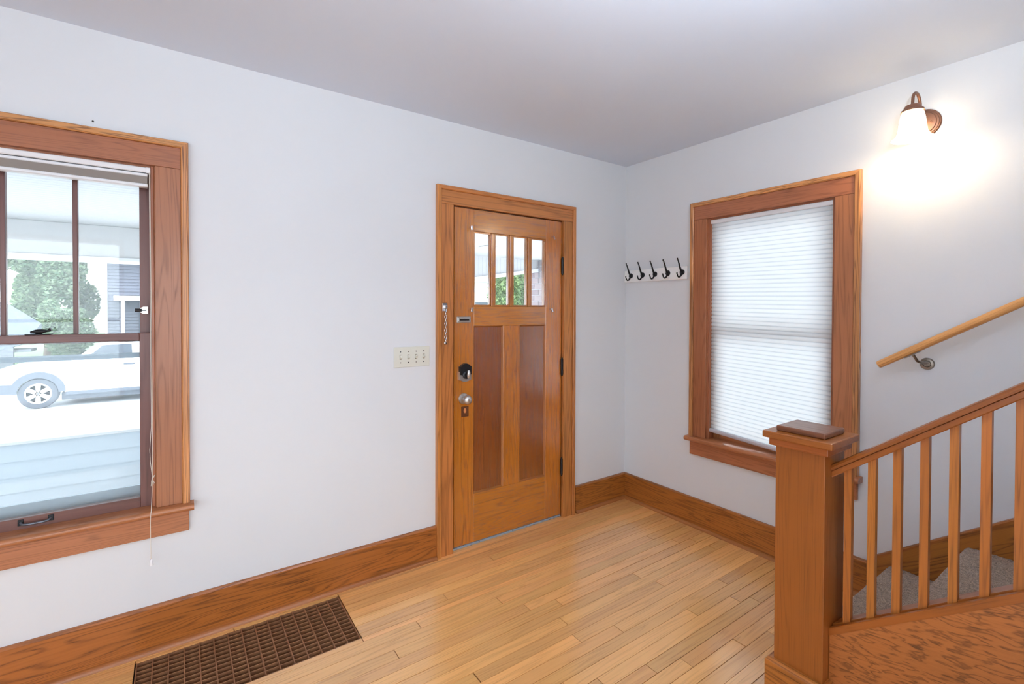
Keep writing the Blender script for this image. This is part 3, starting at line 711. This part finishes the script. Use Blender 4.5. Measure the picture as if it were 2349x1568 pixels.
# ------------------------------------------------------------------ floor register
RUST = NT('brown_register'); _tc = RUST.n('ShaderNodeTexCoord'); _n = RUST.noise(_tc.outputs['Object'], 55, 3, .6)
RUST.set(Base_Color=RUST.mix(_n, L4((108, 68, 46)), L4((176, 120, 78))), Roughness=.6)
rg = empty('floor_register', (-2.582, -.245, -.02), 'brown slatted floor register set in the floor by the baseboard', 'floor vent')
pit = plain('duct_dark', (44, 28, 24), .9)
multibox('duct', [(GX0 - .0, GX1, GY0, GY1, -.118, -.110), (GX0, GX0 + .002, GY0, GY1, -.11, -.024), (GX1 - .002, GX1, GY0, GY1, -.11, -.024), (GX0, GX1, GY0, GY0 + .002, -.11, -.024), (GX0, GX1, GY1 - .002, GY1, -.11, -.024)], pit, rg)
for i in range(16):
    x = GX0 + .005 + (GX1 - GX0 - .010) * i / 15
    wv = .0045
    box('cross_bar', x - wv / 2, x + wv / 2, GY0 + .003, GY1 - .003, -.024, .0012, RUST.m, rg, .001)
for j in range(14):
    y = GY0 + .004 + (GY1 - GY0 - .008) * j / 13
    box('louver', GX0 + .003, GX1 - .003, y - .0018, y + .0018, -.022, -.002, RUST.m, rg, 0, rot=Matrix.Rotation(.12 if 0 < j < 13 else 0, 4, 'X'))

# ------------------------------------------------------------------ porch
PWH = plain('porch_white', (216, 214, 212), .6)
def boards(name, c, axis, pitch):
    t = NT(name); tc = t.n('ShaderNodeTexCoord'); sp = t.n('ShaderNodeSeparateXYZ'); t.l(tc.outputs['Object'], sp.inputs[0])
    f = t.math('FRACT', t.math('MULTIPLY', sp.outputs[axis], 1 / pitch)); g = t.maprange(f, .0, .10)
    t.set(Base_Color=t.mix(g, L4(tuple(v * .86 for v in c)), L4(c)), Roughness=.6); t.bump(g, .5, .004); return t.m
tag(box('porch_floor', -7.5, 2.2, T, 2.5, -.22, -.10, boards('porch_deck', (190, 200, 206), 0, .09), bev=0), 'pale painted porch deck outside the front door', 'porch floor', kind='structure')
pc = tag(box('porch_ceiling', -7.5, 2.2, T, 2.5, 2.06, 2.16, boards('porch_beadboard', (214, 212, 210), 1, .062), bev=0), 'white beadboard porch ceiling above the front door', 'porch ceiling', kind='structure')
tag(box('porch_roof', -7.8, 2.6, T, 2.9, 2.16, 2.3, PWH, bev=0), 'white porch roof slab over the entry', 'porch roof', kind='structure')
pb = empty('porch_beam', (-3, 2.2, 1.8), 'white porch beam with a bright lower trim across the front', 'beam', kind='structure')
box('beam', -7.5, -.15, 2.14, 2.40, 1.825, 2.06, PWH, pb, .004); box('beam_trim', -7.5, -.15, 2.12, 2.42, 1.800, 1.825, FRAMEW, pb, .003)
gb = boards('porch_vertical_board', (206, 206, 208), 0, .05)
loft('raking_board', [[(x, y, zz) for x, zz in ((-.15, 1.80), (1.5, 2.06), (-.15, 2.06))] for y in (2.18, 2.36)], gb, pb)
loft('raking_trim', [[(x, y, zz) for x, zz in ((-.15, 1.755), (1.5, 2.02), (1.5, 2.06), (-.15, 1.80))] for y in (2.14, 2.40)], FRAMEW, pb)
CLAP = plain('porch_clapboard', (194, 202, 208), .6)
pk = empty('porch_wall', (-4.2, 2.15, -.1), 'low pale blue clapboard porch wall seen through the left window', 'porch wall', kind='structure')
multibox('core', [(-7.5, -1.9, 2.12, 2.30, -.1, .505)], CLAP, pk)
box('cap', -7.5, -1.88, 2.08, 2.34, .505, .528, PWH, pk, .004)
for i in range(6):
    zt = .500 - .108 * i
    loft('clapboard', [[(x, y, zz) for y, zz in ((2.1198, zt - .112), (2.1198, zt), (2.112, zt), (2.098, zt - .112))] for x in (-7.5, -1.9)], CLAP, pk)
pp_ = empty('porch_column', (1.08, 2.25, -.1), 'grey brown brick porch column seen through the door glass', 'column', kind='structure')
box('core', .872, 1.288, 2.062, 2.448, -.1, 2.06, plain('mortar', (198, 196, 200), .9), pp_, 0)
BRK = NT('grey_brown_brick'); _oi = BRK.n('ShaderNodeObjectInfo')
BRK.set(Base_Color=BRK.mix(_oi.outputs['Random'], L4((150, 132, 136)), L4((178, 160, 160))), Roughness=.85)
bmesh_cache = {}
for r_ in range(30):
    zz = -.095 + r_ * .072
    for face in ('y0', 'x0'):
        off = .0 if r_ % 2 else .105
        s = -off
        while s < .43:
            a, bb_ = max(0, s), min(.43, s + .20)
            if bb_ - a > .03:
                if face == 'y0': rect = (.865 + a, .865 + bb_, 2.055, 2.075)
                else: rect = (.865, .885, 2.076 + a * .87, 2.076 + bb_ * .87)
                key = (face, round(a, 3), round(bb_, 3))
                if key not in bmesh_cache:
                    o = box('brick', *rect, zz, zz + .062, BRK.m, pp_, .003); bmesh_cache[key] = (o.data, rect)
                else:
                    o = bpy.data.objects.new('brick', bmesh_cache[key][0])
                    link(o, pp_, Matrix.Translation(((rect[0] + rect[1]) / 2, (rect[2] + rect[3]) / 2, zz + .031)))
            s += .21
pchn = empty('swing_chain', (.80, 2.10, 1.75), 'thin porch swing chain hanging beside the brick column', 'chain')
z = 2.055; i = 0
while z > 1.86:
    a = 0 if i % 2 == 0 else R90
    tube('link', [(.815 + .008 * math.cos(t) * math.cos(a), 2.09 + .008 * math.cos(t) * math.sin(a), z - .016 + .017 * math.sin(t)) for t in [2 * math.pi * q / 12 for q in range(12)]], .003, GREYM, pchn, 6, True)
    z -= .027; i += 1
tag(box('porch_lamp', -.42, -.28, 1.35, 1.5, 2.035, 2.059, plain('porch_lamp_white', (250, 250, 250), .5), bev=.006), 'small square white lamp on the porch ceiling', 'ceiling lamp')

# ------------------------------------------------------------------ street
def ground(name, c1, c2, sc):
    t = NT(name); tc = t.n('ShaderNodeTexCoord'); n = t.noise(tc.outputs['Object'], sc, 4, .6)
    t.set(Base_Color=t.mix(n, L4(c1), L4(c2)), Roughness=.95); return t.m
GRASS = ground('lawn', (84, 104, 74), (112, 130, 96), 3)
tag(box('driveway', -60, 60, -30, 7.5, -1.2, -.98, ground('pale_gravel', (206, 206, 208), (226, 226, 228), 2), bev=0), 'pale concrete drive around the house', 'driveway', kind='structure')  # made pale to bounce neutral daylight up onto the ceiling
tag(box('street', -60, 60, 7.5, 15.6, -1.2, -.993, ground('pale_concrete', (222, 224, 226), (236, 237, 238), 1), bev=0), 'pale sunlit street in front of the house', 'street', kind='structure')
tag(box('kerb', -60, 60, 15.6, 15.85, -1.2, -.86, ground('kerb_concrete', (186, 190, 196), (206, 208, 212), 2), bev=.01), 'pale concrete kerb on the far side of the street', 'kerb', kind='structure')
tag(box('far_lawn', -60, 60, 15.85, 70, -1.2, -.87, GRASS, bev=0), 'pale green lawn across the street', 'lawn', kind='structure')

# parked car
cx, cy, cz = -5.66, 13.4, -.993
car = empty('parked_car', (cx, cy, cz), 'white off-road car with six-spoke wheels parked across the street', 'car')
CARW = plain('white_car_paint', (242, 243, 246), .3, Coat_Weight=.5)
CARD = plain('car_dark_trim', (84, 90, 100), .6); TYRE = plain('tyre_rubber', (82, 86, 94), .8); CGL = plain('car_window', (70, 78, 88), .35)
def side(pts, y0, y1, name, mat, par, bev=.02):
    o = loft(name, [[(cx + u, cy + y, cz + v) for u, v in pts] for y in (y0, y1)], mat, par); return o
def arch(u0, r, n=9): return [(u0 + r * math.cos(t), .40 + r * math.sin(t)) for t in [math.pi - i * math.pi / n for i in range(n + 1)]]
body = [(-.86, .46), (-.90, .70), (-.86, .92), (-.60, 1.0), (.0, 1.06), (.62, 1.12), (1.0, 1.14), (3.62, 1.14), (3.68, .9), (3.68, .46), (3.25, .42)] + arch(2.78, .46)[::-1] + [(2.3, .36), (.5, .36)] + arch(0, .46)[::-1] + [(-.5, .42)]
side(body, 0, 1.75, 'body', CARW, car)
cabin = [(.58, 1.12), (1.12, 1.56), (1.35, 1.62), (3.35, 1.62), (3.56, 1.50), (3.64, 1.12)]
side(cabin, .10, 1.65, 'cabin', CARW, car)
for pts in ([(.86, 1.17), (1.20, 1.50), (1.78, 1.52), (1.80, 1.17)], [(1.95, 1.17), (1.95, 1.52), (2.62, 1.52), (2.66, 1.17)], [(2.8, 1.17), (2.78, 1.52), (3.3, 1.50), (3.4, 1.17)]):
    side(pts, .075, .101, 'side_window', CGL, car)
side([(.72, 1.16), (.80, 1.29), (.94, 1.29), (.94, 1.16)], -.10, .02, 'wing_mirror', CARW, car)
side([(1.62, .98), (1.62, 1.02), (1.86, 1.02), (1.86, .98)], -.02, .01, 'door_handle', CARD, car)
side([(-.86, .74), (-.80, .90), (-.64, .90), (-.66, .74)], -.012, .01, 'turn_signal', plain('amber_lens', (236, 178, 120), .3), car)
side([(-.92, .40), (-.92, .64), (-.46, .62), (-.46, .40)], -.015, .02, 'bumper', CARD, car)
side([(.5, .30), (.5, .38), (2.3, .38), (2.3, .30)], -.02, .05, 'running_board', CARD, car)
side([(.40, .16), (.40, .34), (2.4, .34), (2.4, .16)], .15, 1.5, 'underbody', CARD, car)  # dark box standing in for the shade under the car
for u in (0, 2.78):
    ac = [(u + .50 * math.cos(t), .40 + .50 * math.sin(t)) for t in [math.pi * i / 14 for i in range(15)]] + [(u + .37 * math.cos(t), .38 + .37 * math.sin(t)) for t in [math.pi * (14 - i) / 14 for i in range(15)]]
    side(ac, -.03, .02, 'wheel_arch', CARD, car)
    wh = lathe('wheel', [(.235, 0), (.28, -.015), (.35, -.01), (.372, .03), (.372, .2), (.34, .23), (.0, .23)], (cx + u, cy + .02, cz + .372), (0, 1, 0), TYRE, car, 40)
    lathe('rim', [(.24, .012), (.245, .0), (.225, -.006), (.215, .02), (.0, .06)], (cx + u, cy + .02, cz + .372), (0, 1, 0), plain('rim_shadow', (84, 90, 100), .6) if u == 0 else bpy.data.materials['rim_shadow'], wh, 40)
    lathe('rim_ring', [(.245, .0), (.245, -.016), (.212, -.016), (.212, .0)], (cx + u, cy + .02, cz + .372), (0, 1, 0), CARW, wh, 40)
    for s in range(6):
        a = math.pi / 6 + s * math.pi / 3; ca, sa = math.cos(a), math.sin(a)
        loft('spoke', [[(cx + u + ca * r + sa * q, cy + yy, cz + .372 + sa * r - ca * q) for r, q in ((.02, -.035), (.225, -.05), (.225, .05), (.02, .035))] for yy in (.002, .03)], CARW, wh)
    lathe('hub', [(.0, -.012), (.05, -.010), (.06, 0), (.0, .0)], (cx + u, cy + .02, cz + .372), (0, 1, 0), CARD, wh, 20)

# house across the street
SID = plain('blue_grey_siding', (98, 100, 112), .7)
hs = empty('neighbour_house', (-3.4, 24, -.87), 'blue grey clapboard house with white porch posts across the street', 'house')
box('wall', -5.28, 1.5, 22.4, 30, -.87, 5.2, SID, hs, 0)
for i in range(26):
    zz = .2 + i * .13
    loft('siding_board', [[(x, y, v) for y, v in ((22.4, zz), (22.4, zz + .13), (22.385, zz + .13), (22.35, zz))] for x in (-5.22, 1.4)], SID, hs)
box('corner_board', -5.29, -5.22, 22.34, 22.42, -.87, 3.6, FRAMEW, hs, 0)
loft('roof', [[(x, y, zz) for y, zz in ((21.6, 3.52), (21.6, 3.7), (26.2, 7.6), (30.8, 3.7), (30.8, 3.5), (26.2, 7.3))] for x in (-5.5, 2.2)], plain('pale_roof', (224, 224, 228), .8), hs)
box('porch_roof', -4.95, 0.5, 21.5, 22.35, 1.78, 1.96, FRAMEW, hs, 0)
for x in (-4.68, -3.1, -1.2): box('porch_post', x - .06, x + .06, 21.6, 21.72, -.87, 1.78, FRAMEW, hs, .01)
box('window', -4.2, -3.4, 22.30, 22.39, .3, 1.6, CGL, hs, .01)
h2 = empty('white_house', (18.8, 38, -.87), 'distant white house seen through the leftmost door light', 'house')
box('wall', 15.5, 22.2, 36, 42, -.87, 4.3, plain('white_siding', (240, 242, 244), .7), h2, 0)
box('dark_window', 20.2, 21.9, 35.9, 36.05, 1.75, 2.25, CGL, h2, 0)
loft('roof', [[(x, y, zz) for y, zz in ((35.4, 4.1), (35.4, 4.3), (39, 7), (42.6, 4.3), (42.6, 4.1), (39, 6.7))] for x in (15, 22.6)], plain('white_roof', (226, 228, 232), .8), h2)
tp = empty('covered_boat', (-8.2, 21.5, -.87), 'grey blue tarpaulin-covered boat beyond the street on the left', 'boat')
loft('tarpaulin', [[(-9.4, 20.9, .1), (-9.4, 21.1, 1.75), (-9.4, 22, 2.0), (-9.4, 22.4, .1)], [(-7.95, 20.8, .0), (-7.95, 21, 1.42), (-7.95, 22, 1.62), (-7.95, 22.4, .0)], [(-7.05, 21.1, .3), (-7.05, 21.2, .75), (-7.05, 21.8, .9), (-7.05, 22, .3)]], plain('tarpaulin', (112, 120, 132), .7), tp)
multibox('trailer', [(-9.2, -7.2, 21.1, 21.9, -.1, .0), (-8.8, -8.4, 20.85, 21.0, -.87, .1), (-8.0, -7.6, 20.85, 21.0, -.87, .1)], GREYM, tp)

def leafmat(name, a, b):
    t = NT(name); t.t.nodes.remove(t.b); g = t.n('ShaderNodeNewGeometry')
    c = t.mix(g.outputs['Random Per Island'], L4(a), L4(b))
    df = t.n('ShaderNodeBsdfDiffuse'); tl = t.n('ShaderNodeBsdfTranslucent'); t.l(c, df.inputs[0]); t.l(c, tl.inputs[0])
    m = t.n('ShaderNodeMixShader'); m.inputs[0].default_value = .35; t.l(df.outputs[0], m.inputs[1]); t.l(tl.outputs[0], m.inputs[2]); t.l(m.outputs[0], t.out.inputs[0]); return t.m
LEAF = leafmat('leaves', (98, 126, 100), (176, 194, 160)); LEAF2 = leafmat('bright_leaves', (86, 112, 72), (158, 180, 124))
BARK = plain('bark', (110, 96, 84), .9)
def tree(name, label, x, y, zc, rx, ry, rz, n, leaf, mat, seed, z0=-.87, trunk=True):
    rn = random.Random(seed)
    root = empty(name, (x, y, z0), label, 'tree' if trunk else 'shrub', 'trees across the street')
    V, F = [], []
    blobs = [(rn.uniform(-.6, .6) * rx, rn.uniform(-.6, .6) * ry, rn.uniform(-.6, .6) * rz, rn.uniform(.3, .55)) for _ in range(12)]
    for i in range(n):
        bx, by, bz, br = rn.choice(blobs)
        d = Vector((rn.gauss(0, 1), rn.gauss(0, 1), rn.gauss(0, 1))).normalized() * (rn.random() ** .35)
        c = Vector((bx + d.x * rx * br, by + d.y * ry * br, bz + d.z * rz * br))
        u = Vector((rn.gauss(0, 1), rn.gauss(0, 1), rn.gauss(0, .6))).normalized(); v = u.orthogonal().normalized()
        v = (Matrix.Rotation(rn.random() * 6.28, 3, u) @ v); s = leaf * rn.uniform(.6, 1.3)
        k = len(V); V += [c - u * s, c + v * s * .5, c + u * s, c - v * s * .5]; F.append((k, k + 1, k + 2, k + 3))
    me = bpy.data.meshes.new('crown'); me.from_pydata([tuple(v) for v in V], [], F); me.materials.append(mat)
    cr_ = link(bpy.data.objects.new('crown', me), root, Matrix.Translation((x, y, zc))); cr_['kind'] = 'stuff'
    if trunk:
        tube('trunk', [(x, y, z0), (x + .1, y, (z0 + zc) / 2), (x, y, zc), (x + .2, y, zc + rz * .5)], [.22, .18, .13, .05], BARK, root, 10)
    return root
tree('leafy_tree', 'broad bright green tree across the street left of the blue grey house', -7.6, 26.4, 3.0, 1.75, 1.4, 2.7, 26000, .10, LEAF, 1)
tree('leafy_shrub', 'tall leafy hedge bush behind the boat beside the blue grey house', -6.6, 24.2, .6, 1.05, 8 / 10, 1.5, 16000, .075, LEAF, 9, trunk=False)
tree('leafy_tree', 'tall tree at the far left beyond the boat', -12.2, 30, 3.2, 2.2, 1.6, 3.2, 7000, .18, LEAF, 2)
tree('leafy_shrub', 'round shrub at the foot of the house porch post', -4.35, 20.4, -.2, .55, .4, .7, 2500, .07, LEAF, 4, trunk=False)
tree('leafy_tree', 'bright green tree seen through the second door light', 13.4, 21, 1.9, 1.1, 1, 2.3, 14000, .09, LEAF2, 5)
tree('leafy_tree', 'bright green tree seen through the third and fourth door lights', 16.3, 22, 2.2, 1.6, 1.2, 2.8, 16000, .09, LEAF2, 6)
